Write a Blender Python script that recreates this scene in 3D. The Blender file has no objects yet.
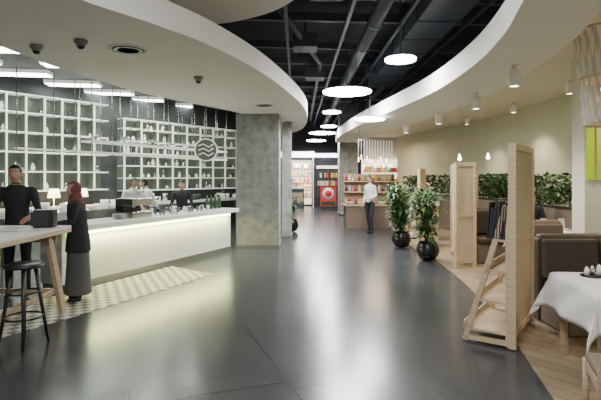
import bpy, math, random
from mathutils import Vector, Matrix, kdtree
random.seed(7)
R=random.random
def U(a,b): return a+(b-a)*R()
scene=bpy.context.scene
# ------------------------------------------------------------------ materials
def newmat(name):
    m=bpy.data.materials.new(name); m.use_nodes=True
    nt=m.node_tree; b=nt.nodes['Principled BSDF']; return m,nt,b
def mat(name,col,rough=.5,metal=0,noise=0,scale=8,bump=0,em=0,emcol=None,spec=None,trans=0):
    m,nt,b=newmat(name)
    b.inputs['Base Color'].default_value=(*col,1); b.inputs['Roughness'].default_value=rough
    b.inputs['Metallic'].default_value=metal
    if trans: b.inputs['Transmission Weight'].default_value=trans
    if em:
        b.inputs['Emission Color'].default_value=(*(emcol or col),1); b.inputs['Emission Strength'].default_value=em
    if noise or bump:
        tc=nt.nodes.new('ShaderNodeTexCoord'); n=nt.nodes.new('ShaderNodeTexNoise')
        n.inputs['Scale'].default_value=scale; n.inputs['Detail'].default_value=6
        nt.links.new(tc.outputs['Object'],n.inputs['Vector'])
        if noise:
            r=nt.nodes.new('ShaderNodeValToRGB')
            r.color_ramp.elements[0].position=.3; r.color_ramp.elements[1].position=.7
            r.color_ramp.elements[0].color=(*[c*(1-noise) for c in col],1)
            r.color_ramp.elements[1].color=(*[min(1,c*(1+noise)) for c in col],1)
            nt.links.new(n.outputs['Fac'],r.inputs['Fac']); nt.links.new(r.outputs['Color'],b.inputs['Base Color'])
        if bump:
            bp=nt.nodes.new('ShaderNodeBump'); bp.inputs['Strength'].default_value=bump; bp.inputs['Distance'].default_value=.02
            nt.links.new(n.outputs['Fac'],bp.inputs['Height']); nt.links.new(bp.outputs['Normal'],b.inputs['Normal'])
    return m
def wood(name,c1,c2,rough=.45,stretch=(1.5,1.5,14)):
    m,nt,b=newmat(name); b.inputs['Roughness'].default_value=rough
    tc=nt.nodes.new('ShaderNodeTexCoord'); mp=nt.nodes.new('ShaderNodeMapping'); mp.inputs['Scale'].default_value=stretch
    n=nt.nodes.new('ShaderNodeTexNoise'); n.inputs['Scale'].default_value=3; n.inputs['Detail'].default_value=8
    r=nt.nodes.new('ShaderNodeValToRGB'); r.color_ramp.elements[0].color=(*c1,1); r.color_ramp.elements[1].color=(*c2,1)
    r.color_ramp.elements[0].position=.35; r.color_ramp.elements[1].position=.65
    nt.links.new(tc.outputs['Object'],mp.inputs['Vector']); nt.links.new(mp.outputs['Vector'],n.inputs['Vector'])
    nt.links.new(n.outputs['Fac'],r.inputs['Fac']); nt.links.new(r.outputs['Color'],b.inputs['Base Color']); return m
def brickmat(name,c1,c2,cm,scale,bw,rh,mortar,rough,rot=0,offset=0,cl=.35):
    m,nt,b=newmat(name); N=nt.nodes.new
    tc=N('ShaderNodeTexCoord'); mp=N('ShaderNodeMapping'); mp.inputs['Rotation'].default_value=(0,0,rot)
    br=N('ShaderNodeTexBrick'); br.offset=offset
    br.inputs['Color1'].default_value=(*c1,1); br.inputs['Color2'].default_value=(*c2,1); br.inputs['Mortar'].default_value=(*cm,1)
    br.inputs['Scale'].default_value=scale; br.inputs['Brick Width'].default_value=bw; br.inputs['Row Height'].default_value=rh
    br.inputs['Mortar Size'].default_value=mortar
    n=N('ShaderNodeTexNoise'); n.inputs['Scale'].default_value=1.1; n.inputs['Detail'].default_value=4; n.inputs['Roughness'].default_value=.55
    mx=N('ShaderNodeMixRGB'); mx.blend_type='MULTIPLY'; mx.inputs['Fac'].default_value=1
    r=N('ShaderNodeValToRGB'); r.color_ramp.elements[0].color=(1-cl,1-cl,1-cl,1); r.color_ramp.elements[1].color=(1,1,1,1)
    r.color_ramp.elements[0].position=.3; r.color_ramp.elements[1].position=.75
    nt.links.new(tc.outputs['Object'],mp.inputs['Vector']); nt.links.new(mp.outputs['Vector'],br.inputs['Vector'])
    nt.links.new(tc.outputs['Object'],n.inputs['Vector']); nt.links.new(n.outputs['Fac'],r.inputs['Fac'])
    nt.links.new(br.outputs['Color'],mx.inputs['Color1']); nt.links.new(r.outputs['Color'],mx.inputs['Color2'])
    nt.links.new(mx.outputs['Color'],b.inputs['Base Color'])
    rr=N('ShaderNodeMapRange'); rr.inputs['To Min'].default_value=rough*.92; rr.inputs['To Max'].default_value=rough*1.1
    nt.links.new(n.outputs['Fac'],rr.inputs['Value']); nt.links.new(rr.outputs['Result'],b.inputs['Roughness'])
    return m
M={}
M['slate']=brickmat('slate_floor',(.058,.062,.064),(.049,.053,.056),(.022,.024,.025),1,1.2,1.2,.010,.21,rot=-.35,cl=.25)
def mosaic():
    m,nt,b=newmat('mosaic_tile'); N=nt.nodes.new
    tc=N('ShaderNodeTexCoord'); mp=N('ShaderNodeMapping'); mp.inputs['Rotation'].default_value=(0,0,-.44+.785)
    ck=N('ShaderNodeTexChecker'); ck.inputs['Scale'].default_value=10
    ck.inputs['Color1'].default_value=(.56,.54,.42,1); ck.inputs['Color2'].default_value=(.13,.13,.10,1)
    nt.links.new(tc.outputs['Object'],mp.inputs['Vector']); nt.links.new(mp.outputs['Vector'],ck.inputs['Vector'])
    nt.links.new(ck.outputs['Color'],b.inputs['Base Color']); b.inputs['Roughness'].default_value=.45; return m
M['mosaic']=mosaic()
M['woodfloor']=brickmat('oak_floor',(.35,.26,.17),(.28,.20,.13),(.13,.09,.06),1,1.4,.16,.006,.4,rot=.9,offset=.5,cl=.2)
M['white']=mat('white_plaster',(.80,.78,.71),.7,noise=.02,scale=2)
M['cream']=mat('cream_plaster',(.70,.66,.54),.75,noise=.03,scale=2)
M['black_ceil']=mat('black_ceiling',(.014,.017,.022),.9,noise=.3,scale=3)  # bluish tint here and on the ducts puts haze into the colour
M['duct']=mat('dark_duct',(.05,.058,.07),.5,.2)
M['concrete']=mat('raw_concrete',(.25,.25,.23),.85,noise=.28,scale=5.5,bump=.6)
M['solid']=mat('white_solid_surface',(.80,.80,.74),.3)
M['panel']=mat('counter_front_panel',(.60,.60,.54),.5)
M['toe']=mat('toe_kick_steel',(.25,.25,.23),.35,.6)
M['led']=mat('led_strip',(1,1,.6),.5,em=14,emcol=(.95,1,.45))
M['disc']=mat('lamp_diffuser',(1,1,1),.5,em=22,emcol=(.95,.98,1))
M['fluor']=mat('fluorescent_tube',(1,1,1),.5,em=14,emcol=(.88,1,.95))
M['warm']=mat('warm_lamp',(1,.9,.7),.5,em=7,emcol=(1,.82,.5))
M['spotw']=mat('spot_lens',(1,1,.9),.5,em=14,emcol=(1,.95,.8))
M['shelfglow']=mat('smoked_panel_glow',(.085,.10,.085),.2,em=.055,emcol=(.75,.9,.7))  # weak emission stands in for light on the cabinet backs
M['shelfw']=mat('shelf_lacquer_glow',(.82,.83,.75),.4,em=.42,emcol=(.96,1,.86))  # lacquer given emission so shelf edges look lit; not a lamp
M['kwall']=mat('kitchen_wall',(.045,.05,.05),.7,noise=.1)
M['kdark']=mat('kitchen_dark_panel',(.03,.035,.036),.5)
M['black']=mat('black_paint',(.012,.012,.013),.4)
M['steel']=mat('stainless_steel',(.55,.56,.55),.25,1)
M['oak']=wood('light_oak',(.50,.37,.23),(.62,.49,.33))
M['oakd']=wood('mid_oak',(.34,.24,.155),(.44,.32,.21))
M['weave']=mat('woven_cane',(.60,.49,.33),.7,noise=.15,scale=60)
M['wall']=mat('sage_wall',(.62,.62,.45),.85,noise=.04,scale=1)
M['lime']=mat('lime_panel_glow',(.36,.50,.02),.6,em=.25,emcol=(.45,.65,.03))  # emission brightens the panel, which is no light source
M['leaf']=mat('leaf_green',(.045,.12,.03),.45,noise=.3,scale=20)
M['leaf2']=mat('leaf_light',(.10,.22,.05),.45)
M['leafd']=mat('leaf_dark',(.02,.055,.018),.5)
M['stem']=mat('plant_stem',(.12,.10,.05),.7)
M['soil']=mat('potting_soil',(.03,.02,.012),.95,bump=.8,scale=40)
M['pot']=mat('black_glazed_pot',(.008,.008,.009),.18)
M['sofa']=mat('brown_leather',(.040,.025,.017),.5,noise=.1,scale=30)
M['sofa2']=mat('taupe_upholstery',(.15,.11,.08),.8,noise=.08,scale=30)
M['cloth']=mat('white_linen',(.85,.84,.82),.85)
M['red']=mat('red_petal',(.55,.03,.06),.6)
M['pink']=mat('pink_petal',(.75,.2,.3),.6)
M['orange']=mat('orange_goods',(.8,.3,.05),.6)
M['yellow']=mat('yellow_goods',(.8,.6,.1),.6)
M['paper']=mat('paper',(.75,.74,.70),.8)
M['signred']=mat('red_sign_glow',(.60,.02,.02),.5,em=.08,emcol=(.8,.03,.03))  # faint emission lifts the red board; it is not a lit sign
M['signw']=mat('lit_sign_white',(.9,.9,1),.5,em=8,emcol=(.85,.88,1))
M['shopglow']=mat('shop_interior_glow',(.8,.7,.6),.6,em=2.2,emcol=(1,.84,.68))  # glowing surfaces stand in for brightly lit shop walls
M['shopblk']=mat('shop_dark_wall',(.03,.03,.035),.6)
M['skin']=mat('skin',(.52,.30,.21),.55)
M['hairb']=mat('black_hair',(.012,.009,.008),.5)
M['hairbr']=mat('brown_hair',(.10,.05,.025),.5)
M['eye']=mat('eye_white',(.8,.8,.78),.3)
M['lip']=mat('lip',(.35,.10,.09),.5)
M['scarf']=mat('russet_scarf',(.16,.055,.045),.85,noise=.25,scale=30)
M['vest']=mat('charcoal_vest',(.016,.017,.02),.85)
M['skirt']=mat('grey_skirt',(.085,.085,.085),.9,noise=.15,scale=20)
M['shirtk']=mat('dark_shirt',(.02,.02,.024),.8)
M['shirtw']=mat('white_shirt',(.75,.76,.74),.8)
M['trous']=mat('dark_trousers',(.012,.013,.018),.8)
M['bowl']=mat('porcelain',(.8,.8,.78),.2)
M['glass']=mat('clear_glass',(.85,.92,.9),.05,trans=.9)
# ------------------------------------------------------------------ mesh builder
class MB:
    def __init__(s): s.v=[];s.f=[];s.m=[];s.s=[];s.mn=[]
    def mi(s,n):
        if n not in s.mn: s.mn.append(n)
        return s.mn.index(n)
    def add(s,vs,fs,m,smooth=False):
        o=len(s.v); s.v+=[tuple(v) for v in vs]; k=s.mi(m)
        for f in fs: s.f.append([i+o for i in f]); s.m.append(k); s.s.append(smooth)
    def box(s,c,d,m,rz=0,rx=0,ry=0):
        a,b,e=d[0]/2,d[1]/2,d[2]/2
        X=Matrix.Rotation(rz,3,'Z')@Matrix.Rotation(ry,3,'Y')@Matrix.Rotation(rx,3,'X')
        vs=[Vector(c)+X@Vector((x,y,z)) for x in(-a,a) for y in(-b,b) for z in(-e,e)]
        s.add(vs,[(0,1,3,2),(4,6,7,5),(0,4,5,1),(2,3,7,6),(0,2,6,4),(1,5,7,3)],m)
    def beam(s,p,q,w,h,m,up=(0,0,1)):
        p=Vector(p);q=Vector(q);d=(q-p).normalized();u=Vector(up)
        if abs(d.dot(u))>.95:u=Vector((0,1,0)) if abs(d.y)<.9 else Vector((1,0,0))
        a=d.cross(u).normalized();b=a.cross(d)
        vs=[c+a*x*w/2+b*y*h/2 for c in(p,q) for x,y in((-1,-1),(1,-1),(1,1),(-1,1))]
        s.add(vs,[(3,2,1,0),(4,5,6,7),(0,1,5,4),(1,2,6,5),(2,3,7,6),(3,0,4,7)],m)
    def tube(s,pts,rs,m,n=8,smooth=True):
        pts=[Vector(p) for p in pts]
        if not hasattr(rs,'__len__'): rs=[rs]*len(pts)
        vs=[];fs=[];pa=None
        for i,p in enumerate(pts):
            d=(pts[min(i+1,len(pts)-1)]-pts[max(i-1,0)]).normalized()
            if pa is None:
                t=Vector((0,0,1)) if abs(d.z)<.9 else Vector((1,0,0)); a=d.cross(t).normalized()
            else: a=(pa-d*pa.dot(d)).normalized()
            pa=a;b=d.cross(a)
            for k in range(n):
                t=2*math.pi*k/n; vs.append(p+(a*math.cos(t)+b*math.sin(t))*rs[i])
        L=len(pts)
        for i in range(L-1):
            for k in range(n):
                fs.append((i*n+k,i*n+(k+1)%n,(i+1)*n+(k+1)%n,(i+1)*n+k))
        fs.append(tuple(range(n))[::-1]); fs.append(tuple((L-1)*n+k for k in range(n)))
        s.add(vs,fs,m,smooth)
    def rev(s,c,prof,m,n=20,smooth=True,sx=1,sy=1):
        vs=[];fs=[]
        for r,z in prof:
            for k in range(n):
                t=2*math.pi*k/n; vs.append((c[0]+r*sx*math.cos(t),c[1]+r*sy*math.sin(t),c[2]+z))
        for i in range(len(prof)-1):
            for k in range(n): fs.append((i*n+k,i*n+(k+1)%n,(i+1)*n+(k+1)%n,(i+1)*n+k))
        fs.append(tuple(range(n))[::-1]); fs.append(tuple((len(prof)-1)*n+k for k in range(n)))
        s.add(vs,fs,m,smooth)
    def ball(s,c,r,m,n=10):
        if not hasattr(r,'__len__'): r=(r,r,r)
        pr=[(math.sin(math.pi*i/n),-math.cos(math.pi*i/n)*r[2]) for i in range(n+1)]
        pr[0]=(.001,pr[0][1]);pr[-1]=(.001,pr[-1][1])
        s.rev(c,pr,m,n=max(8,n+4),sx=r[0],sy=r[1])
    def slab(s,A,B,z0,z1,m):
        n=len(A);vs=[]
        for z in(z0,z1):
            for L in(A,B):
                vs+=[(p[0],p[1],z) for p in L]
        fs=[]
        a0,b0,a1,b1=0,n,2*n,3*n
        for i in range(n-1):
            fs+=[(a0+i,a0+i+1,b0+i+1,b0+i),(a1+i,b1+i,b1+i+1,a1+i+1),(a0+i,a1+i,a1+i+1,a0+i+1),(b0+i,b0+i+1,b1+i+1,b1+i)]
        fs+=[(a0,b0,b1,a1),(a0+n-1,a1+n-1,b1+n-1,b0+n-1)]
        s.add(vs,fs,m)
    def prism(s,poly,z0,z1,m):
        n=len(poly);vs=[(p[0],p[1],z0) for p in poly]+[(p[0],p[1],z1) for p in poly]
        fs=[tuple(range(n))[::-1],tuple(range(n,2*n))]+[(i,(i+1)%n,n+(i+1)%n,n+i) for i in range(n)]
        s.add(vs,fs,m)
    def leaf(s,p,d,L,w,m):
        p=Vector(p);d=Vector(d).normalized();a=d.cross(Vector((0,0,1)))
        if a.length<.05:a=Vector((1,0,0))
        a.normalize(); u=a.cross(d)
        q=p+d*L*.5+u*L*.08; e=p+d*L-Vector((0,0,L*.25))
        s.add([p,p+d*L*.3+a*w*.5,q+a*w*.45-Vector((0,0,.0)),e,q-a*w*.45,p+d*L*.3-a*w*.5,q],[(0,1,6),(1,2,6),(2,3,6),(3,4,6),(4,5,6),(5,0,6)],m,True)
    def obj(s,name,parent=None,bevel=0,fix=True):
        me=bpy.data.meshes.new(name); me.from_pydata(s.v,[],s.f)
        for n in s.mn: me.materials.append(M[n])
        me.polygons.foreach_set('material_index',s.m); me.polygons.foreach_set('use_smooth',s.s)
        me.update()
        if fix:
            import bmesh
            bm=bmesh.new();bm.from_mesh(me);bmesh.ops.recalc_face_normals(bm,faces=bm.faces);bm.to_mesh(me);bm.free()
        o=bpy.data.objects.new(name,me); scene.collection.objects.link(o)
        if parent: o.parent=parent
        if bevel:
            b=o.modifiers.new('bevel','BEVEL');b.width=bevel;b.segments=2;b.limit_method='ANGLE'
        return o
def empty(name,loc=(0,0,0)):
    e=bpy.data.objects.new(name,None); e.location=loc; scene.collection.objects.link(e); return e
def cat(P,k=8):
    P=[Vector(p) for p in P];out=[]
    for i in range(len(P)-1):
        a=P[max(i-1,0)];b=P[i];c=P[i+1];d=P[min(i+2,len(P)-1)]
        for j in range(k):
            t=j/k
            out.append(.5*((2*b)+(c-a)*t+(2*a-5*b+4*c-d)*t*t+(3*b-a-3*c+d)*t**3))
    out.append(P[-1]);return out
def light(name,kind,loc,power,col=(1,1,1),size=1,rot=(0,0,0),spot=1.2,shape='DISK',sy=None,parent=None):
    l=bpy.data.lights.new(name,kind);l.energy=power;l.color=col
    if kind=='AREA':
        l.shape=shape;l.size=size
        if sy:l.size_y=sy
    elif kind=='SPOT': l.spot_size=spot;l.spot_blend=.6;l.shadow_soft_size=size
    else:l.shadow_soft_size=size
    o=bpy.data.objects.new(name,l);o.location=loc;o.rotation_euler=rot;scene.collection.objects.link(o)
    if parent:o.parent=parent
    return o
# ------------------------------------------------------------------ camera, world
cam=bpy.data.cameras.new('camera');cam.lens=470/601*36;cam.sensor_width=36;cam.shift_y=-23/601
co=bpy.data.objects.new('camera',cam);co.location=(0,0,1.65);co.rotation_euler=(math.pi/2,0,0)
scene.collection.objects.link(co);scene.camera=co
w=bpy.data.worlds.new('world');scene.world=w;w.use_nodes=True
w.node_tree.nodes['Background'].inputs[0].default_value=(1,.99,.95,1);w.node_tree.nodes['Background'].inputs[1].default_value=.52
# ------------------------------------------------------------------ floors
b=MB();b.box((0,13,-.05),(26,32,.1),'slate');b.obj('floor')
D=Vector((.425,.905,0)).normalized();N_=Vector((-D.y,D.x,0));A0=Vector((-3.1,6.9,0))
def cp(t,n,z=0): 
    p=A0+D*t+N_*n; return (p.x,p.y,z)
b=MB();b.prism([cp(-2.8,.1)[:2],cp(-2.8,-.85)[:2],cp(-1.2,-.95)[:2],cp(.3,-1.0)[:2],cp(1.65,-1.0)[:2],cp(1.9,.1)[:2]],0,.006,'mosaic');b.obj('floor_mosaic_strip')
bc=cat([(1.55,0.5,0),(1.68,2.5,0),(1.95,3.8,0),(2.2,5,0),(2.42,6.3,0),(2.6,8,0),(2.66,9.5,0),(2.62,11,0),(2.75,13,0),(3.0,16,0)],4)
b=MB();b.slab(bc,[Vector((5.45,p.y,0)) for p in bc],0,.012,'woodfloor');b.obj('floor_dining')
# ------------------------------------------------------------------ walls
def wallseg(name,p,q,z0,z1,m,th=.15):
    b=MB();p=Vector((*p,0));q=Vector((*q,0));b.beam(p+Vector((0,0,(z0+z1)/2)),q+Vector((0,0,(z0+z1)/2)),th,z1-z0,m);return b.obj(name)
W0=Vector((-7,11,0));WD=Vector((.6,.8,0));WN=Vector((.8,-.6,0))
p=W0-WD*4;q=W0+WD*8.6
wallseg('wall_kitchen',p.xy,q.xy,0,5,'kwall')
wallseg('wall_corridor_left',(-1.25,14),(-1.25,27),0,5,'shopblk')
wallseg('wall_right',(5.55,0),(5.55,14),0,3.5,'wall')
wallseg('wall_right_back',(5.55,14),(4.1,19.6),0,3.5,'wall')
wallseg('wall_left',(-9.6,0),(-9.4,8),0,5,'kwall')
wallseg('wall_end',(-1.2,27.2),(7,27.2),0,5,'shopblk')
wallseg('wall_corridor_right',(2.75,20.3),(7,20.3),0,5,'cream')
# ------------------------------------------------------------------ ceilings
b=MB();b.box((-1,13.5,5.05),(20,29,.1),'black_ceil');b.obj('ceiling')
b=MB()
for i,y in enumerate([3,4.6,6.0,7.8,9.1,11,12.6,14.2,15.8,17.5,19.5,22]):
    b.beam((-1.5,y,4.78),(6,y+.5+.3*(i%2),4.78),.10,.16,'duct')
for x in [-.2,.9,1.9,3.1]:
    b.beam((x,2,4.45),(x-.2,26,4.45),.06,.05,'duct')
b.tube([(1.3,2,4.3),(1.2,26,4.3)],.12,'duct',12)
for k in range(16): b.tube([(1.3-.004*k,2+k*1.5,4.3),(1.3-.004*k,2.06+k*1.5,4.3)],.135,'duct',12)
b.tube([(.1,2,4.5),(2.6,9,4.5),(2.6,20,4.5)],.08,'duct',8)
b.tube([(-.6,7,4.55),(.5,12,4.55),(.5,24,4.55)],.06,'duct',8)
b.box((2.3,9,4.4),(.7,9,.3),'duct')
for k in range(9): b.box((2.3,4.7+k*1.05,4.4),(.74,.05,.34),'duct')
for x,y in((.4,7),(.1,10),(2.0,12.5),(.4,13),(1.6,17)):
    b.box((x,y,4.5),(.5,.5,.28),'duct');b.tube([(x,y,4.6),(x,y,5)],.03,'duct',6)
b.obj('ceiling_ducts')
outer=cat([(-2.9,1.5,0),(-2.2,3.0,0),(-1.85,3.85,0),(-1.42,4.5,0),(-.95,5.4,0),(-.45,7,0),(0.02,9.5,0),(.17,11.5,0),(.13,13.5,0),(-.12,15.2,0),(-.8,16.6,0)],6)
inner=cat([(-4.2,1.5,0),(-3.7,3.0,0),(-3.45,4.0,0),(-3.38,4.8,0),(-3.35,5.5,0),(-3.2,6.6,0),(-2.75,8.3,0),(-1.5,10.6,0),(-1.15,12,0),(-1.2,14,0),(-1.3,16.4,0)],6)
b=MB();b.slab(outer,inner,3.12,3.40,'white');b.obj('ceiling_soffit_left')
t2=cat([(.9,2.0,0),(.6,4.4,0),(-.14,6.2,0),(-.87,6.9,0),(-1.7,7.2,0),(-2.6,7.6,0)],6)
b=MB();b.slab(t2,[Vector((-4.5,p.y,0)) for p in t2],3.95,4.3,'white');b.obj('ceiling_tier_upper')
b=MB();b.box((-6.5,9.0,4.05),(9.6,15,.1),'kdark');b.obj('ceiling_kitchen')
edgeA=cat([(1.35,2,0),(1.84,3.85,0),(2.12,4.97,0),(2.29,6.36,0),(2.29,8.3,0),(2.0,10.7,0),(1.6,14,0),(1.4,17.5,0),(1.5,20,0)],6)
edgeB=cat([(2.1,2,0),(2.6,3.96,0),(2.95,5.16,0),(3.3,7.4,0),(3.38,9.87,0),(3.15,13,0),(2.75,16,0),(2.5,18.5,0),(2.5,20,0)],6)
b=MB();b.slab(edgeA,edgeB,3.12,3.45,'white');b.obj('ceiling_soffit_right')
b=MB();b.slab(edgeB,[Vector((5.6 if p.y<14 else 5.6-(p.y-14)*.25,p.y,0)) for p in edgeB],3.34,3.44,'cream');b.obj('ceiling_dining')
def grille(x,y,r=.17):
    b=MB();b.rev((x,y,3.12),[(r,0),(r,-.012),(r*.86,-.014),(r*.84,-.004)],'white',24)
    for k in (.75,.55,.35,.15): b.rev((x,y,3.112),[(r*k,0),(r*k,-.012),(r*k-.012,-.012)],'toe',20)
    b.rev((x,y,3.118),[(r*.84,0),(r*.84,-.002)],'duct',20)
    b.obj('ceiling_air_grille')
grille(-1.98,5.4,.22);grille(-.75,9.6,.2);grille(-.3,12.5,.16)
def dome(x,y):
    b=MB();b.rev((x,y,3.12),[(.07,0),(.07,-.03),(.055,-.035),(.05,-.05),(.035,-.075),(.005,-.085)],'toe',18)
    b.ball((x,y,3.055),(.04,.04,.035),'black');b.obj('ceiling_dome_camera')
dome(-2.36,5.05);dome(-1.5,6.9);dome(-2.95,5.25)
# ------------------------------------------------------------------ column
b=MB();b.box((-1.0,11.42,1.56),(1.0,1.0,3.12),'concrete');b.box((-1.0,11.42,.04),(1.03,1.03,.08),'toe')
for x in(-1.3,-.7):
    for z in(.6,1.8,2.8): b.tube([(x,10.915,z),(x,10.93,z)],.018,'duct',10)
b.obj('concrete_column',bevel=.012)
b=MB();b.box((-.38,13.1,1.56),(.26,.7,3.12),'concrete');b.box((-.38,13.1,.04),(.29,.73,.08),'toe');b.obj('concrete_column',bevel=.01)
# ------------------------------------------------------------------ counter
ct=empty('service_counter')
def bar(b,t0,t1,n0,n1,z0,z1,m):
    b.prism([cp(t0,n0)[:2],cp(t1,n0)[:2],cp(t1,n1)[:2],cp(t0,n1)[:2]],z0,z1,m)
b=MB();bar(b,-.35,4.05,0,.72,.87,.95,'solid');b.obj('countertop',ct,bevel=.008)
b=MB();bar(b,-.3,4.0,.20,.66,.1,.87,'panel');b.obj('front_panel',ct)
b=MB();bar(b,-.28,3.98,.16,.64,0,.1,'toe');b.obj('toe_kick',ct)
b=MB();bar(b,-.2,3.95,.165,.198,.795,.83,'led');b.obj('led_strip',ct)
ang=math.atan2(D.y,D.x)
light('led_strip_light','AREA',cp(1.9,.12,.78),55,(.95,1,.45),4,(0,0,ang),shape='RECTANGLE',sy=.06,parent=ct)
def counter_items():
    for t,n in [(.0,.3),(.15,.5),(.9,.35)]:
        b=MB();c=cp(t,n,.95)
        for i in range(6): b.rev((c[0],c[1],c[2]+i*.014),[(.05,0),(.11,.012),(.115,.014)],'bowl',18)
        b.obj('plate_stack')
    b=MB()
    for i in range(26):
        c=cp(U(1.7,3.2),U(.15,.6),.95);h=U(.08,.14)
        b.rev(c,[(.022,0),(.028,h*.5),(.032,h),(.029,h),(.02,.01)],random.choice(['glass','bowl']),10)
    b.obj('drinking_glasses')
    b=MB();c=cp(1.3,.42,.95)
    b.box((c[0],c[1],c[2]+.05),(.46,.4,.1),'steel',ang);b.box((c[0],c[1],c[2]+.27),(.46,.4,.12),'steel',ang)
    b.box((c[0]-.12,c[1]+.06,c[2]+.16),(.4,.2,.18),'black',ang)
    for k in(-.12,.12):
        q=Vector(c)+D*k-N_*.12
        b.tube([(q.x,q.y,c[2]+.22),(q.x,q.y,c[2]+.17)],.03,'steel');b.tube([(q.x,q.y,c[2]+.18),(q.x+.12,q.y-.05,c[2]+.17)],.012,'black')
    b.obj('espresso_machine',bevel=.01)
    for t in (3.4,3.55,3.7,3.85): 
        b=MB();c=cp(t,.4,.95);b.rev(c,[(.04,0),(.04,.18),(.015,.24),(.015,.3)],'leafd',12);b.obj('glass_bottle')
counter_items()
def table_lamp(x,y,z,s=1):
    b=MB();b.rev((x,y,z+.002),[(.07*s,0),(.07*s,.015),(.012,.02),(.012,.2*s)],'steel',14)
    b.rev((x,y,z+.18*s),[(.11*s,0),(.08*s,.16*s),(.078*s,.16*s),(.108*s,0)],'warm',18);b.obj('table_lamp')
hr=MB()
for z in(2.02,2.2):
    for n in(.28,.40,.52): bar(hr,.3,4.0,n,n+.06,z,z+.03,'shelfw')
t=.3
while t<4.05:
    for n in(.3,.55):
        hr.tube([cp(t,n,2.0),cp(t,n,3.14)],.007,'steel',6)
    t+=.41
for i in range(34):
    c=cp(U(.4,3.9),U(.3,.5),2.23);h=U(.05,.1);hr.rev(c,[(.02,0),(.03,h*.6),(.03,h)],'glass',8)
for t in (-.9,-.35,.0):
    hr.tube([cp(t,.3,2.0),cp(t,.3,3.14)],.007,'steel',6)
for n in(.3,): bar(hr,-.9,.3,n,n+.05,2.02,2.045,'shelfw')
hr.obj('hanging_glass_rack')
b=MB();c=Vector(cp(2.9,.06,2.2))
b.rev((0,0,0),[(.001,0),(.22,0),(.22,.012),(.001,.012)],'shelfglow',28)
b.tube([(.22*math.cos(a*math.pi/14),.22*math.sin(a*math.pi/14),.006) for a in range(29)],.014,'shelfw',6)
for k in range(3): b.tube([(-.15,-.1+k*.09,.018),(-.05,-.06+k*.09,.018),(.05,-.12+k*.09,.018),(.15,-.06+k*.09,.018)],.012,'shelfw',5)
b.tube([(0,.22,.006),(0,.93,.006)],.005,'steel',5)
o=b.obj('round_plaque');o.location=c;o.rotation_euler=(math.pi/2,0,.2)
# ------------------------------------------------------------------ kitchen back wall shelving
def wp(t,n,z): 
    p=W0+WD*t+WN*n; return (p.x,p.y,z)
def wbar(b,t0,t1,n0,n1,z0,z1,m):
    b.prism([wp(t0,n0,0)[:2],wp(t1,n0,0)[:2],wp(t1,n1,0)[:2],wp(t0,n1,0)[:2]],z0,z1,m)
def shelfunit(name,t0,t1,z0,z1,dt,zs,items=.3):
    b=MB();wbar(b,t0,t1,.09,.12,z0,z1,'shelfglow')
    t=t0
    while t<=t1+.01: wbar(b,t,t+.03,.12,.42,z0,z1,'shelfglow');wbar(b,t,t+.035,.42,.46,z0,z1,'shelfw');t+=dt
    for z in zs: wbar(b,t0,t1+.03,.12,.46,z,z+.03,'shelfw')
    for z in zs[:-1]:
        t=t0+.1
        while t<t1-.1:
            if R()<items:
                c=wp(t,.3,z+.04);h=U(.08,.22);b.rev(c,[(.04,0),(.055,h*.5),(.03,h*.8),(.03,h)],random.choice(['bowl','steel','kdark','bowl']),8)
            t+=U(.09,.2)
    b.obj(name)
shelfunit('wall_shelving',-2.6,2.4,1.3,3.6,.42,[1.3,1.76,2.22,2.68,3.14,3.57],.22)
shelfunit('wall_shelving',2.9,8.0,1.25,3.3,.55,[1.25,1.6,1.95,2.3,2.65,3.0,3.27],.4)
b=MB();wbar(b,-2.6,8.2,.08,.75,0,.86,'steel');wbar(b,-2.6,8.2,.08,.8,.86,.92,'solid')
for i in range(22):
    c=wp(U(2.4,8),U(.3,.6),.92);h=U(.1,.3);b.rev(c,[(.08,0),(.09,h),(.085,h)],random.choice(['steel','bowl','kdark']),12)
b.obj('kitchen_back_counter')
for t in (.2,.9,1.6):
    p=wp(t,.64,.92);table_lamp(p[0],p[1],p[2],1.3)
def strip(x,y,L=1.5,rz=0.15):
    b=MB();b.box((x,y,3.96),(L,.40,.08),'shelfw',rz);b.box((x,y,3.915),(L-.04,.36,.02),'fluor',rz);b.obj('fluorescent_ceiling_light')
for x,y in [(-6.2,10.4),(-5.6,11.6),(-5.2,12.8),(-4.7,13.9),(-4.1,15.1),(-4.6,9.6),(-3.9,11.8),(-5.2,8.4),(-6.6,9.2)]:
    strip(x,y,1.25)
for x,y in [(-5.2,9.2),(-4.2,11.4),(-3.3,13.2)]:
    light('kitchen_light','AREA',(x,y,3.8),110,(.94,1,.86),1.6)
b=MB();bar(b,.6,3.6,2.9,3.6,0,.88,'steel');bar(b,.5,3.7,2.85,3.65,.88,.92,'steel')
for i in range(10):
    c=cp(U(.8,3.4),U(3.0,3.5),.92);h=U(.08,.22);b.rev(c,[(.09,0),(.1,h),(.095,h)],random.choice(['steel','bowl']),12)
b.obj('prep_table')
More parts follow.
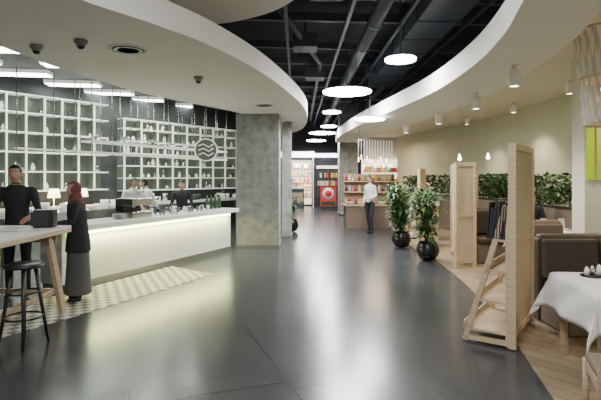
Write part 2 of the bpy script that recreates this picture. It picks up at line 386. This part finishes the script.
# ------------------------------------------------------------------ disc lamps
def discl(x,y,z,r,pw):
    b=MB();b.rev((x,y,z),[(r*.97,0),(r,.015),(r,.04),(r*.97,.045)],'disc',40)
    b.rev((x,y,z+.045),[(r*.93,0),(r*.93,.03),(.03,.035)],'duct',36)
    b.tube([(x,y,z+.07),(x,y,5.0)],.010,'duct',6)
    b.obj('disc_ceiling_lamp')
    light('disc_lamp_light','AREA',(x,y,z-.02),pw,(.97,.98,1),r*1.9)
discl(1.08,10.9,3.6,.56,230);discl(1.68,7.9,3.6,.26,120)
discl(1.70,11.5,3.04,.36,80)
discl(.95,14.3,3.6,.28,80)
discl(.95,20.6,3.55,.58,190);discl(.8,24.2,3.5,.5,120)
discl(.3,4.6,4.3,.5,130);discl(-.1,1.5,3.9,.5,160)
discl(1.05,17.4,3.5,.3,90)
# ------------------------------------------------------------------ right ceiling spots
def spot(x,y,z=3.3,pw=55,s=1.0):
    b=MB();b.rev((x,y,z),[(.03*s,0),(.03*s,-.05*s)],'white',12)
    b.rev((x,y,z-.05*s),[(.065*s,0),(.07*s,-.02*s),(.07*s,-.19*s),(.06*s,-.19*s),(.055*s,-.12*s)],'white',18)
    b.rev((x,y,z-.205*s),[(.058*s,0),(.055*s,-.015*s),(.04*s,-.03*s)],'spotw',16);b.obj('ceiling_spotlight')
    light('spot_light','SPOT',(x,y,z-.26*s),pw,(1,.87,.66),.06,(0,0,0),2.0)
for x,y in [(2.82,6.2),(3.08,8.25),(3.12,10.6),(2.88,12.8)]: spot(x,y,3.12,70,1.15)
for x,y in [(4.6,6.0),(4.7,8.2),(4.8,10.6),(4.6,13),(4.0,3.2)]: spot(x,y,3.34,pw=135)  # extra row of spots, added to brighten the right wall
for x,y,z in [(3.25,9.6,1.98),(3.95,9.9,2.02)]:
    b=MB();b.tube([(x,y,3.12 if x<3.38 else 3.34),(x,y,z+.12)],.002,'steel',4);b.rev((x,y,z),[(.005,0),(.035,.02),(.04,.05),(.02,.09),(.018,.13)],'spotw',12);b.obj('bulb_pendant_lamp')
# slatted wood pendant at right
b=MB();cx,cy=3.42,5.2
for k in range(22):
    t=2*math.pi*k/22
    for sgn in(1,-1):
        t2_=t+sgn*.6
        b.beam((cx+.36*math.cos(t),cy+.36*math.sin(t),3.28),(cx+.25*math.cos(t2_),cy+.25*math.sin(t2_),2.22),.04,.006,'weave' if sgn>0 else 'paper',up=(math.cos(t),math.sin(t),0))
for z,r in((3.27,.36),(2.75,.29),(2.24,.25)):
    b.tube([(cx+r*math.cos(a*math.pi/12),cy+r*math.sin(a*math.pi/12),z) for a in range(25)],.014,'oak',6)
b.ball((cx,cy,2.6),.09,'warm');b.tube([(cx,cy,2.65),(cx,cy,3.3)],.006,'black',5)
b.obj('slatted_pendant_lamp')
b=MB();b.box((4.35,6.6,1.67),(.9,.3,3.32),'cream')
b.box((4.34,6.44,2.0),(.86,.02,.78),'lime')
for k in range(7): b.box((4.05+k*.12,6.425,2.0),(.02,.02,.78),'oak')
b.obj('lime_feature_panel')
# ------------------------------------------------------------------ hedge and planter wall
hl=[Vector((3.7,17.0,0)),Vector((4.75,13.6,0)),Vector((4.8,10.5,0)),Vector((4.8,7.2,0))]
hc=cat(hl,6)
b=MB();b.slab(hc,[p+Vector((.4,0,0)) for p in hc],.012,1.05,'sofa2');b.obj('planter_trough')
b=MB();b.slab([p+Vector((.03,0,0)) for p in hc],[p+Vector((.37,0,0)) for p in hc],1.051,1.07,'soil')
for i in range(4600):
    k=R()*(len(hc)-1.01);j=int(k);p=hc[j].lerp(hc[j+1],k-j)
    h=1.10+R()*.58
    q=(p.x+U(.0,.35),p.y+U(-.05,.05),h)
    b.leaf(q,(U(-1,.8)-.1,U(-1,1)-.3,U(.0,.9)),U(.09,.16),U(.05,.08),random.choice(['leaf','leaf','leaf2','leafd','leafd']))
for i in range(60):
    k=R()*(len(hc)-1.01);j=int(k);p=hc[j].lerp(hc[j+1],k-j);b.tube([(p.x+.2,p.y,1.06),(p.x+U(.1,.3),p.y+U(-.1,.1),1.55)],.008,'stem',5)
b.obj('hedge_plants',fix=False)
# ------------------------------------------------------------------ potted plants
def potted(name,x,y,top,spread,n,broad=False):
    b=MB();b.rev((x,y,0),[(.10,0.012),(.15,.03),(.215,.14),(.225,.22),(.19,.33),(.165,.37),(.15,.37),(.16,.33)],'pot',28)
    b.rev((x,y,.31),[(.15,0),(.15,.02)],'soil',20)
    st=[]
    for k in range(9):
        a=U(0,6.28);r=U(.05,spread*.65);h=U(.65,1)*(top-.35)
        pts=[(x+U(-.05,.05),y+U(-.05,.05),.32),(x+r*.5*math.cos(a),y+r*.5*math.sin(a),.32+h*.5),(x+r*math.cos(a),y+r*math.sin(a),.32+h*.92)]
        b.tube(pts,[.012,.009,.005],'stem',6);st.append(pts)
    for i in range(n):
        p=random.choice(st);t=U(.12,1)
        q=Vector(p[0]).lerp(Vector(p[1]),t*2) if t<.5 else Vector(p[1]).lerp(Vector(p[2]),t*2-1)
        a=U(0,6.28);s_=math.sin(min(1,t)*2.6)*.5+.5;e=U(0,spread*.55)*s_
        q+=Vector((math.cos(a)*e,math.sin(a)*e,U(-.05,.05)))
        b.leaf(q,(math.cos(a),math.sin(a),U(-.4,.9)),U(.12,.20)*(1.5 if broad else 1),U(.05,.08)*(.75 if broad else 1),random.choice(['leaf','leaf','leafd','leaf2']))
    b.obj(name,fix=False)
potted('potted_ficus',2.36,11.0,1.62,.42,900)
potted('potted_ficus',2.52,9.3,1.66,.31,560,True)
potted('potted_ficus',-.28,14.2,1.2,.3,200)
# ------------------------------------------------------------------ wood screens & racks
E=Vector
def screen(name,p0,p1,H,rack=True,rd=.45,mags=True,step=.035):
    p0=E((*p0,0.012));p1=E((*p1,0.012));u=(p1-p0);L=u.length;u.normalize();n=E((-u.y,u.x,0))
    if n.x>0:n=-n
    b=MB()
    z=E((0,0,1))
    for s_ in(0,L): b.beam(p0+u*s_,p0+u*s_+z*H,.05,.07,'oak',up=n)
    for h in(.12,H-.03,H*.5): b.beam(p0+u*.0+z*h,p0+u*L+z*h,.04,.06,'oak')
    s_=step
    while s_<L: b.beam(p0+u*s_+z*.12,p0+u*s_+z*(H-.04),.008,.012,'weave',up=n);s_+=step
    h=.15
    while h<H-.04: b.beam(p0+z*h+n*.006,p0+u*L+z*h+n*.006,.008,.012,'weave');h+=step
    b.beam(p0+z*(H/2)-n*.004,p0+u*L+z*(H/2)-n*.004,.004,H-.15,'weave')
    if rack:
        tz=1.36
        for s_ in(.03,L-.03):
            q=p0+u*s_
            b.beam(q+n*rd+z*0,q+n*.06+z*tz,.05,.06,'oak',up=u)
            b.beam(q+n*.03+z*.03,q+n*rd+z*.03,.06,.04,'oak',up=z)
            b.beam(q+n*.045,q+n*.045+z*tz,.04,.04,'oak',up=u)
        for f,h in((.0,.12),(.26,.42),(.5,.72),(.73,1.02)):
            dep=rd*(1-f)*1.0
            q=p0+n*(dep/2+.03)+z*h
            b.beam(q,q+u*L,dep*.85,.022,'oak')
            b.beam(p0+n*(dep+.0)+z*(h+.04),p0+n*(dep+.0)+z*(h+.04)+u*L,.015,.07,'oak')
    if mags and rack:
        s_=.10
        while s_<L-.1:
            for k in range(8):
                q=p0+u*s_+n*(.235-.022*k)+z*(1.035)
                b.beam(q,q+n*(-.03)+z*(U(.26,.38)),.2,.016,random.choice(['kdark','sofa','black','sofa2','kdark']),up=n)
            s_+=.22
    b.obj(name)
screen('cane_screen_rack',(2.02,4.48),(2.57,5.25),1.96)
screen('cane_screen',(2.80,8.45),(3.16,8.55),1.9,rack=False,step=.03)
screen('cane_screen',(3.0,8.75),(3.2,9.9),1.9,rack=False,mags=False,step=.03)
screen('cane_screen_rack',(3.0,11.9),(3.4,12.9),1.86,rd=.4)
screen('cane_screen',(4.0,10.8),(4.35,11.6),1.7,rack=False,mags=False,step=.04)
b=MB();b.box((3.06,11.25,.5),(.4,.3,.98),'oak');b.box((3.06,11.25,1.03),(.44,.34,.1),'white');b.obj('flower_stand')
b=MB()
for i in range(20):
    x,y=3.06+U(-.17,.17),11.25+U(-.12,.12);h=U(.15,.42);b.tube([(x,y,1.082),(x+U(-.05,.05),y+U(-.05,.05),1.08+h)],.005,'leaf',4)
    b.ball((x+U(-.05,.05),y,1.08+h),U(.02,.03),random.choice(['red','pink','red']),5)
    for k in range(4): b.leaf((x,y,1.1+h*.4),(U(-1,1),U(-1,1),.5),.12,.05,'leaf')
b.obj('red_flowers')
# ------------------------------------------------------------------ booths
def bench(name,x0,x1,y0,back=1,hb=.97,ms='sofa'):
    e=empty(name)
    s_=1 if back>0 else -1
    b=MB();b.box(((x0+x1)/2,y0+s_*.3,.2),(x1-x0,.56,.36),'sofa2' if ms=='sofa' else 'sofa');b.obj('base',e,bevel=.02)
    n=max(1,round((x1-x0)/.7));wd=(x1-x0)/n
    b=MB()
    for i in range(n): b.box((x0+wd*(i+.5),y0+s_*.28,.43),(wd-.012,.56,.14),ms)
    b.obj('seat_cushion',e,bevel=.05)
    b=MB()
    b.box(((x0+x1)/2,y0+s_*.66,(hb+.02)/2),(x1-x0+.04,.16,hb-.02),ms)
    for i in range(n): b.box((x0+wd*(i+.5),y0+s_*.55,.5+(hb-.5)/2),(wd-.012,.12,hb-.52),ms,rx=-.1*s_)
    b.tube([(x0,y0+s_*.64,hb-.04),(x1,y0+s_*.64,hb-.04)],.085,ms,12)
    b.obj('backrest',e,bevel=.03)
bench('booth_bench',2.72,4.6,4.75,hb=.96)
bench('booth_bench',3.35,4.7,8.85,hb=1.0)
bench('booth_bench',3.25,3.85,6.35,hb=.97,ms='sofa2')
def clothtable(name,cx,cy,sx,sy,rz=0,drop=.34):
    e=empty(name)
    b=MB();b.box((cx,cy,.735),(sx,sy,.03),'oakd',rz)
    X=Matrix.Rotation(rz,3,'Z')
    for ax in(-1,1):
        for ay in(-1,1):
            q=X@E((ax*(sx/2-.07),ay*(sy/2-.07),0));b.beam((cx+q.x,cy+q.y,.012),(cx+q.x,cy+q.y,.72),.055,.055,'oakd')
    b.obj('table_frame',e,bevel=.005)
    n=44;b=MB();vs=[];fs=[]
    hx,hy=sx/2+.012,sy/2+.012
    for i in range(n+1):
        for j in range(n+1):
            u=(i/n*2-1)*(hx+drop);v=(j/n*2-1)*(hy+drop)
            ox=max(0,abs(u)-hx);oy=max(0,abs(v)-hy)
            x=math.copysign(min(abs(u),hx),u);y=math.copysign(min(abs(v),hy),v)
            dn=math.hypot(ox,oy) if (ox and oy) else ox+oy
            wav=.022*math.sin(u*14+v*11)*min(1,dn/.12)
            if ox: x+=math.copysign(.012+wav+ox*.1+(.06*min(ox,oy)/.2 if oy else 0),u)
            if oy: y+=math.copysign(.012+wav+oy*.1+(.06*min(ox,oy)/.2 if ox else 0),v)
            q=X@E((x,y,0));vs.append((cx+q.x,cy+q.y,.757-dn*.95))
    for i in range(n):
        for j in range(n):
            a=i*(n+1)+j;fs.append((a,a+1,a+n+2,a+n+1))
    b.add(vs,fs,'cloth',True);o=b.obj('tablecloth',e);m=o.modifiers.new('s','SOLIDIFY');m.thickness=.004
    return e
clothtable('dining_table',2.78,3.98,.90,.80,-.1,.34)
clothtable('dining_table',4.15,7.85,.9,.6,0,.26)
b=MB()
for dx,h,m in((0,.08,'steel'),(.06,.09,'bowl'),(-.05,.07,'paper')):
    b.rev((2.62+dx,4.22,.767),[(.02,0),(.022,h*.7),(.012,h),(.004,h+.01)],m,12)
b.rev((2.62,4.22,.763),[(.09,0),(.1,.006)],'black',18)
b.obj('condiment_set')
b=MB()
for i in range(3): b.rev((3.85+.3*i,7.8,.763),[(.04,0),(.10,.012),(.105,.016)],'bowl',16)
for i in range(3): b.beam((3.8+.3*i,7.9,.763),(3.8+.3*i,7.93,.95),.1,.004,'paper',up=(0,1,0))
b.obj('table_setting')
# ------------------------------------------------------------------ dining chair foreground
def chair(x,y,rz,ms='sofa2'):
    e=empty('dining_chair',(x,y,.012));e.rotation_euler=(0,0,rz)
    b=MB()
    for sx in(-1,1):
        b.tube([(sx*.22,-.22,0),(sx*.215,-.2,.45),(sx*.20,-.25,.66),(sx*.19,-.31,.84)],[.018,.024,.021,.018],'oakd',8)
        b.tube([(sx*.21,.22,0),(sx*.21,.2,.44)],[.016,.023],'oakd',8)
        b.beam((sx*.21,-.2,.40),(sx*.21,.2,.40),.025,.05,'oakd')
    b.beam((-.21,.2,.40),(.21,.2,.40),.025,.05,'oakd');b.beam((-.21,-.2,.40),(.21,-.2,.40),.025,.05,'oakd')
    pts=cat([(-.19,-.31,.83),(-.1,-.345,.845),(.1,-.345,.845),(.19,-.31,.83)],4)
    for z in(0,-.04,-.08): b.tube([p+E((0,-z*.35,z)) for p in pts],.02,'oakd',8)
    b.tube([p+E((0,.06,-.22)) for p in pts],.014,'oakd',8)
    b.obj('frame',e)
    b=MB();b.box((0,0,.455),(.44,.42,.06),ms);b.obj('seat',e,bevel=.02)
chair(2.02,2.85,-.35)
# ------------------------------------------------------------------ bar table & stools, left
e=empty('bar_table')
b=MB();b.box((-3.3,5.0,1.035),(.9,1.7,.03),'paper');b.box((-3.3,5.0,.995),(.9,1.7,.05),'oak');b.obj('tabletop',e,bevel=.004)
b=MB()
for y in(4.4,5.7):
    for x0,x1 in((-3.0,-2.88),(-3.6,-3.72)):
        b.beam((x0,y-.12,.97),(x1,y,.0),.05,.10,'oakd',up=(0,1,0))
    b.beam((-3.65,y,.9),(-2.96,y,.9),.05,.08,'oakd');b.beam((-3.68,y-.03,.28),(-2.92,y-.03,.28),.04,.05,'oakd')
for x in(-2.95,-3.65): b.beam((x,4.37,.28),(x,5.67,.28),.04,.05,'oakd')
b.obj('trestle',e)
b=MB();b.box((-3.05,5.62,1.155),(.22,.16,.21),'black',.2);b.box((-3.07,5.53,1.155),(.19,.008,.17),'kdark',.2);b.obj('black_menu_box',bevel=.008)
b=MB();b.box((-3.2,5.25,1.057),(.3,.22,.012),'paper',.3);b.box((-3.24,5.22,1.069),(.28,.2,.012),'bowl',.1);b.obj('menu_papers')
def stool(x,y):
    b=MB();b.rev((x,y,.76),[(.16,0),(.175,.01),(.175,.03),(.15,.045),(.02,.04)],'black',26)
    for k in range(4):
        t=k*math.pi/2+.5;c,s_=math.cos(t),math.sin(t)
        b.tube([(x+.10*c,y+.10*s_,.765),(x+.16*c,y+.16*s_,.35),(x+.215*c,y+.215*s_,0.0)],[.02,.017,.015],'black',8)
    for z,r in((.28,.17),(.52,.142)):
        b.tube([(x+r*math.cos(a*math.pi/12),y+r*math.sin(a*math.pi/12),z) for a in range(25)],.010,'black',6)
    b.tube([(x,y,.74),(x,y,.5)],.02,'black',8)
    b.obj('bar_stool')
stool(-2.72,4.62);stool(-3.02,3.9)
# ------------------------------------------------------------------ market area
e=empty('market_display_counter')
b=MB();b.box((2.3,15.4,.36),(1.7,.8,.72),'sofa2');b.box((2.3,15.4,.74),(1.8,.9,.05),'oakd');b.box((2.3,15.75,1.25),(1.7,.05,1.0),'oakd')
b.box((2.3,15.6,1.15),(1.7,.3,.03),'oak');b.box((2.3,15.6,1.5),(1.7,.3,.03),'oak');b.obj('cabinet',e,bevel=.005)
b=MB()
G=['red','orange','yellow','leaf2','paper']
for i in range(5):
    x,y=1.62+i*.34,15.2;b.rev((x,y,.766),[(.1,0),(.15,.1),(.145,.1),(.1,.02)],'oak',12)
    for k in range(7):b.ball((x+U(-.08,.08),y+U(-.08,.08),.87+U(0,.05)),.045,G[i],5)
for z in(1.166,1.516,.766):
    for i in range(15):
        h=U(.12,.26);b.rev((1.52+i*.11,15.62,z),[(.035,0),(.04,h*.6),(.015,h*.8),(.015,h)],random.choice(G+['kdark','leafd','pink','oakd','sofa']),8)
b.obj('produce',e)
b=MB();b.box((3.4,20.0,1.2),(1.6,.2,2.4),'shopglow')
for z in(.5,.95,1.4,1.85):
    b.box((3.4,19.72,z),(1.6,.35,.03),'oakd')
    for i in range(14):
        h=U(.14,.24);b.box((2.7+i*.105,19.66,z+.016+h/2),(.08,.15,h),random.choice(['red','yellow','orange','leaf2','paper','bowl']))
b.obj('grocery_shelf')
light('market_light','AREA',(2.9,17.6,3.0),90,(1,.82,.6),1.0)
b=MB();b.tube([(1.75,14.4,2.78),(2.85,14.4,2.78)],.015,'steel',8)
for x in(1.8,2.8): b.tube([(x,14.4,2.78),(x,14.4,3.14)],.005,'steel',5)
for i in range(13):
    x=1.78+i*.085;L=U(.45,.8);b.tube([(x,14.4,2.78),(x,14.4,2.78-L)],.012,'shelfw',5);b.tube([(x,14.4,2.78-L),(x,14.4,2.78-L-.14)],.018,'warm',6)
b.obj('rod_pendant_cluster')
b=MB();b.box((2.05,20.4,2.5),(.8,.8,5),'concrete');b.box((2.05,20.4,.08),(.84,.84,.16),'toe');b.obj('square_pier',bevel=.05)
# far shops
b=MB()
b.box((-.15,26.9,1.35),(1.6,.2,2.5),'shopglow');b.box((-.15,26.0,2.85),(1.8,1.2,.45),'shopblk');b.box((-.15,25.35,2.86),(1.8,.1,.3),'signw')
for x in(-.98,.68): b.box((x,25.9,1.35),(.12,1.4,2.7),'shopblk')
b.box((.68,25.15,1.35),(.06,.06,2.7),'white')
for z in(.5,.9,1.3,1.7,2.1):
    b.box((-.15,26.7,z),(1.5,.3,.05),'kdark')
    for i in range(13): b.box((-.82+i*.115,26.62,z+.15),(.08,.12,U(.12,.26)),random.choice(['red','yellow','orange','leaf2','paper','kdark','oakd','kdark']))
b.box((-.25,25.8,.5),(.9,.5,1.0),'kdark');b.box((-.25,25.53,.55),(.8,.03,.5),'oakd');b.box((-.25,25.8,1.06),(.9,.5,.1),'paper')
for i in range(7): b.box((-.6+i*.12,25.7,1.22),(.09,.12,U(.15,.25)),random.choice(['red','yellow','orange','kdark']))
for i in range(3): b.tube([(-.7+i*.5,25.6,2.62),(-.7+i*.5,25.6,2.3)],.01,'black',5);b.ball((-.7+i*.5,25.6,2.25),.08,'spotw',6)
b.obj('shop_front')
light('shop_light','AREA',(-.1,25.9,2.5),150,(1,.88,.75),1.0)
b=MB();b.box((1.58,26.6,1.5),(1.5,.6,3.0),'shopblk');b.box((1.5,26.27,2.86),(1.4,.04,.22),'signw');b.box((1.5,26.25,1.2),(1.2,.05,1.4),'kdark');b.box((1.5,26.2,2.2),(1.2,.06,.16),'shopglow')
for z in(1.3,1.75):
    for i in range(9): b.box((1.0+i*.125,26.2,z),(.09,.1,.26),random.choice(['red','yellow','paper','orange','kdark']))
b.obj('shop_kiosk')
b2=MB();b2.rev((0,0,0),[(.001,0),(.30,0),(.30,.012),(.001,.014)],'paper',28)
b2.rev((0,0,.014),[(.001,0),(.17,0),(.17,.006),(.001,.008)],'signred',24)
bb=MB();bb.box((1.42,24,.66),(.8,.06,1.0),'signred');bb.box((1.42,24,.1),(.8,.4,.05),'black');bb.box((1.42,23.965,.3),(.7,.01,.2),'leafd')
for sx in(-.3,.3): bb.box((1.42+sx,24,.1),(.05,.07,.2),'black')
se=empty('promo_stand_sign');bb.obj('board',se)
o=b2.obj('round_mark',se);o.location=(1.42,23.965,.8);o.rotation_euler=(math.pi/2,0,0)
# ------------------------------------------------------------------ people
def human(name,loc,rot,H,cl,arms=None,legs=None,lean=0,skirt=False,hijab=False,hair='hairb',long=False,seated=0,headturn=0,female=False,vest=None):
    S=H/1.72
    mb=MB()
    body=MB()
    labs=[]
    dz=-seated
    def ly(z): return -lean*max(0,(z-.95))/.5
    def P3(p): return E((p[0],p[1]+ly(p[2]),p[2]+dz))
    fr=.9 if female else 1.0
    st=[(.84,.10,.085),(.88,.145,.11),(.95,.168 if female else .16,.12),(1.05,.145*fr,.108),(1.15,.140*fr,.105),(1.27,.158*fr,.118),(1.36,.168*fr,.115),(1.42,.155*fr,.09),(1.46,.10,.07),(1.49,.055,.055)]
    def loft(st,label,n=20,yoff=0):
        s2=[]
        for i in range(len(st)-1):
            k=max(1,int(abs(st[i+1][0]-st[i][0])/.022))
            for j in range(k): s2.append(tuple(st[i][q]+(st[i+1][q]-st[i][q])*j/k for q in range(3)))
        s2.append(st[-1]);st=s2
        vs=[];fs=[]
        for z,rx,ry in st:
            for k in range(n):
                t=2*math.pi*k/n;p=P3((rx*math.cos(t),yoff,z));vs.append((p.x,p.y+ry*math.sin(t),p.z))
        for i in range(len(st)-1):
            for k in range(n):fs.append((i*n+k,i*n+(k+1)%n,(i+1)*n+(k+1)%n,(i+1)*n+k))
        fs.append(tuple(range(n))[::-1]);fs.append(tuple((len(st)-1)*n+k for k in range(n)))
        body.add(vs,fs,'skin',True);labs.extend([(E(v),label) for v in vs])
    def limb(pts,rs,label):
        P=[];Rr=[]
        for i in range(len(pts)-1):
            for j in range(8):
                P.append(E(pts[i]).lerp(E(pts[i+1]),j/8));Rr.append(rs[i]+(rs[i+1]-rs[i])*j/8)
        P.append(E(pts[-1]));Rr.append(rs[-1])
        o=len(body.v);body.tube(P,Rr,'skin',12);labs.extend([(E(v),label) for v in body.v[o:]])
    loft(st[:3]+[(1.0,.15,.112)],cl['leg']) if not skirt else None
    loft(st[2:],cl['top'])
    limb([P3((0,.01,1.44)),P3((0,-.005,1.57))],[.056,.048],'skin' if not hijab else 'scarf')
    if legs is None: legs=[[(.09,0,.9),(.10,-.015,.49),(.105,.02,.09)],[(-.09,0,.9),(-.10,-.01,.49),(-.105,.02,.09)]]
    for L in legs:
        a=[E(p) for p in L];a[0]=a[0]+E((0,0,dz))
        limb(a,[.088,.058,.042],cl['leg'])
        an=a[2];limb([an+E((0,.03,-.045)),an+E((0,-.06,-.05)),an+E((0,-.16,-.06))],[.036,.036,.026],'black')
    if skirt:
        loft([(.10,.215,.19),(.25,.205,.175),(.5,.19,.16),(.75,.18,.15),(.95,.165,.125),(1.02,.15,.11)],cl['leg'],36)
    if arms is None: arms=[[(.175,0,1.40),(.235,.03,1.13),(.24,-.07,.90)],[(-.175,0,1.40),(-.235,.03,1.13),(-.24,-.07,.90)]]
    hands=[]
    for L in arms:
        a=[P3(p) if i==0 else E((p[0],p[1]+ly(p[2]),p[2]+dz)) for i,p in enumerate(L)]
        limb([a[0]+E((-.05*math.copysign(1,a[0].x),0,.0)),a[0],a[1],a[2]],[.05,.058,.043,.032],cl.get('arm',cl['top']))
        limb([a[2]-(a[2]-a[1])*.08,a[2]+(a[2]-a[1]).normalized()*.03],[.028,.026],'skin')
        hands.append((a[2],(a[2]-a[1]).normalized(),math.copysign(1,a[0].x)))
    if hijab: loft([(1.33,.17,.13),(1.40,.165,.125),(1.47,.11,.10),(1.53,.085,.09),(1.58,.075,.085)],'scarf')
    if vest: loft([(.72,.205,.175),(.85,.20,.165),(1.0,.18,.145),(1.15,.165,.135),(1.30,.168,.133),(1.40,.17,.11),(1.44,.12,.08)],vest,36)
    me=bpy.data.meshes.new('tmp');me.from_pydata(body.v,[],body.f)
    o=bpy.data.objects.new('tmp',me);scene.collection.objects.link(o)
    m=o.modifiers.new('r','REMESH');m.mode='VOXEL';m.voxel_size=.012;m.use_smooth_shade=True
    m=o.modifiers.new('s','SMOOTH');m.iterations=5;m.factor=.5
    dg=bpy.context.evaluated_depsgraph_get();ev=o.evaluated_get(dg);me2=ev.to_mesh()
    kd=kdtree.KDTree(len(labs))
    for i,(p,l) in enumerate(labs): kd.insert(p,i)
    kd.balance()
    vv=[v.co.copy() for v in me2.vertices];base=len(mb.v);mb.v+=[tuple(v) for v in vv]
    for p in me2.polygons:
        c=p.center;_,i,_=kd.find(c)
        mb.f.append([k+base for k in p.vertices]);mb.m.append(mb.mi(labs[i][1]));mb.s.append(True)
    ev.to_mesh_clear();bpy.data.objects.remove(o,do_unlink=True)
    for wv,d,sd in hands:
        side=(E((0,-1,0))-d*(-d.y)) if abs(d.z)>.6 else E((1,0,0))-d*d.x
        side.normalize();nn=d.cross(side).normalized()
        pc=wv+d*.02
        mb.tube([pc,pc+d*.03,pc+d*.06,pc+d*.085],[.024,.032,.034,.028],'skin',10)
        for k,(off,Lf) in enumerate(((-.025,.06),(-.009,.072),(.008,.078),(.024,.068))):
            b0=pc+d*.07+side*off;mb.tube([b0,b0+d*Lf*.4,b0+d*Lf*.75-nn*sd*.012,b0+d*Lf*.92-nn*sd*.028],[.009,.0085,.008,.006],'skin',6)
        b0=pc+d*.02+side*.025;mb.tube([b0,b0+side*.022+d*.025,b0+side*.028+d*.055],[.012,.010,.008],'skin',6)
    hb=MB();n=28;mm=22
    def shp(x,y,z):
        X=.074*x;Y=.094*y;Z=.116*z
        if z<0:
            X*=1-.34*(-z)**1.6; 
            if y>0: Y*=1-.35*(-z)**1.3
            else: Y*=1-.08*(-z)
        if y<0: Y-=.020*math.exp(-((X/.013)**2+((Z+.018)/.026)**2)); Y+=.006*math.exp(-(((abs(X)-.03)/.014)**2+((Z-.012)/.012)**2))
        return E((X,Y,Z))
    vs=[];fs=[]
    for i in range(mm+1):
        ph=math.pi*i/mm
        for k in range(n):
            t=2*math.pi*k/n;vs.append(shp(math.sin(ph)*math.cos(t),math.sin(ph)*math.sin(t),math.cos(ph)))
    for i in range(mm):
        for k in range(n):fs.append((i*n+k,(i+1)*n+k,(i+1)*n+(k+1)%n,i*n+(k+1)%n))
    hb.add(vs,fs,'skin',True)
    for s_ in(-1,1):
        hb.ball((s_*.03,-.078,.01),(.013,.009,.008),'eye',6);hb.ball((s_*.03,-.086,.01),(.006,.004,.006),'hairb',5)
        hb.beam((s_*.017,-.090,.032),(s_*.044,-.082,.032),.006,.006,'hairb')
        if not hijab: hb.ball((s_*.076,.005,0),(.010,.02,.03),'skin',6)
    hb.ball((0,-.086,-.055),(.022,.007,.006),'lip',6)
    def shell(sc,keep,m):
        v2=[];f2=[]
        for v in vs:
            v2.append(E((v.x*sc,(min(v.y,9))*sc+.004,v.z*sc+.003)))
        for i in range(mm):
            for k in range(n):
                ph=math.pi*(i+.5)/mm;t=2*math.pi*(k+.5)/n
                x,y,z=math.sin(ph)*math.cos(t),math.sin(ph)*math.sin(t),math.cos(ph)
                if keep(x,y,z): f2.append((i*n+k,(i+1)*n+k,(i+1)*n+(k+1)%n,i*n+(k+1)%n))
        hb.add(v2,f2,m,True)
    if hijab: shell(1.15,lambda x,y,z: not(y<-.25 and abs(x)<.80 and -.9<z<.62),'scarf')
    else:
        shell(1.10,lambda x,y,z: z>.52-.25*max(0,y) or (y>.05 and z>-.5) or (abs(x)>.8 and z>.15),hair)
        shell(1.05,lambda x,y,z: z>.48 or (y>.0 and z>-.55) or (abs(x)>.8 and z>.1),hair)
        if long: hb.tube([(0,.06,.02),(0,.085,-.08),(0,.09,-.2),(0,.08,-.27)],[.07,.075,.06,.02],hair,12)
    hc_=P3((0,-.02,1.612));RM=Matrix.Rotation(headturn,3,'Z')
    o0=len(mb.v);mb.v+=[tuple(RM@E(v)+hc_) for v in hb.v]
    for f,mi_,s2 in zip(hb.f,hb.m,hb.s): mb.f.append([i+o0 for i in f]);mb.m.append(mb.mi(hb.mn[mi_]));mb.s.append(s2)
    ob=mb.obj(name,fix=False);ob.location=loc;ob.rotation_euler=(0,0,rot);ob.scale=(S,S,S)
    return ob
human('woman_in_headscarf',(-2.97,6.28,.006),-1.2,1.57,dict(top='vest',leg='skirt',arm='vest'),skirt=True,hijab=True,vest='vest',female=True,lean=.03,headturn=.4,
      arms=[[(.17,0,1.40),(.22,-.06,1.14),(.16,-.30,1.12)],[(-.17,0,1.40),(-.22,-.06,1.14),(-.16,-.30,1.12)]])
human('man_in_dark_shirt',(-3.86,6.42,.006),.25,1.80,dict(top='shirtk',leg='trous'),lean=.06,
      arms=[[(.19,0,1.40),(.26,-.04,1.13),(.20,-.26,1.06)],[(-.19,0,1.40),(-.26,-.04,1.13),(-.16,-.27,1.08)]])
human('chef_in_whites',(-3.8,10.45,0),.9,1.62,dict(top='shirtw',leg='trous'),lean=.14,
      arms=[[(.19,0,1.40),(.25,-.06,1.14),(.16,-.28,1.02)],[(-.19,0,1.40),(-.25,-.06,1.14),(-.14,-.28,1.02)]])
human('cook_in_whites',(-3.5,11.3,0),-1.2,1.6,dict(top='shirtw',leg='trous'),lean=.2,
      arms=[[(.19,0,1.40),(.25,-.06,1.14),(.16,-.28,1.02)],[(-.19,0,1.40),(-.25,-.06,1.14),(-.14,-.28,1.02)]])
human('cook_in_dark_shirt',(-2.75,10.9,0),.2,1.56,dict(top='shirtk',leg='trous'),lean=.05,
      arms=[[(.19,0,1.40),(.25,-.06,1.14),(.16,-.28,1.05)],[(-.19,0,1.40),(-.25,-.06,1.14),(-.14,-.28,1.05)]])
human('shopper_woman',(2.04,13.8,0),-.9,1.68,dict(top='shirtw',leg='trous'),female=True,hair='hairbr',long=True,
      legs=[[(.09,0,.9),(.10,-.06,.49),(.10,-.02,.09)],[(-.09,0,.9),(-.10,.02,.49),(-.10,.12,.09)]],
      arms=[[(.165,0,1.40),(.22,.02,1.14),(.18,-.18,1.05)],[(-.165,0,1.40),(-.22,.03,1.13),(-.22,-.05,.9)]])
human('seated_diner',(4.42,9.0,.012),0,1.6,dict(top='shirtk',leg='trous'),seated=.30,
      legs=[[(.1,0,.93),(.12,-.42,.60),(.12,-.44,.09)],[(-.1,0,.93),(-.12,-.42,.60),(-.12,-.44,.09)]],
      arms=[[(.19,0,1.40),(.25,-.06,1.14),(.14,-.26,1.10)],[(-.19,0,1.40),(-.25,-.06,1.14),(-.14,-.26,1.10)]])
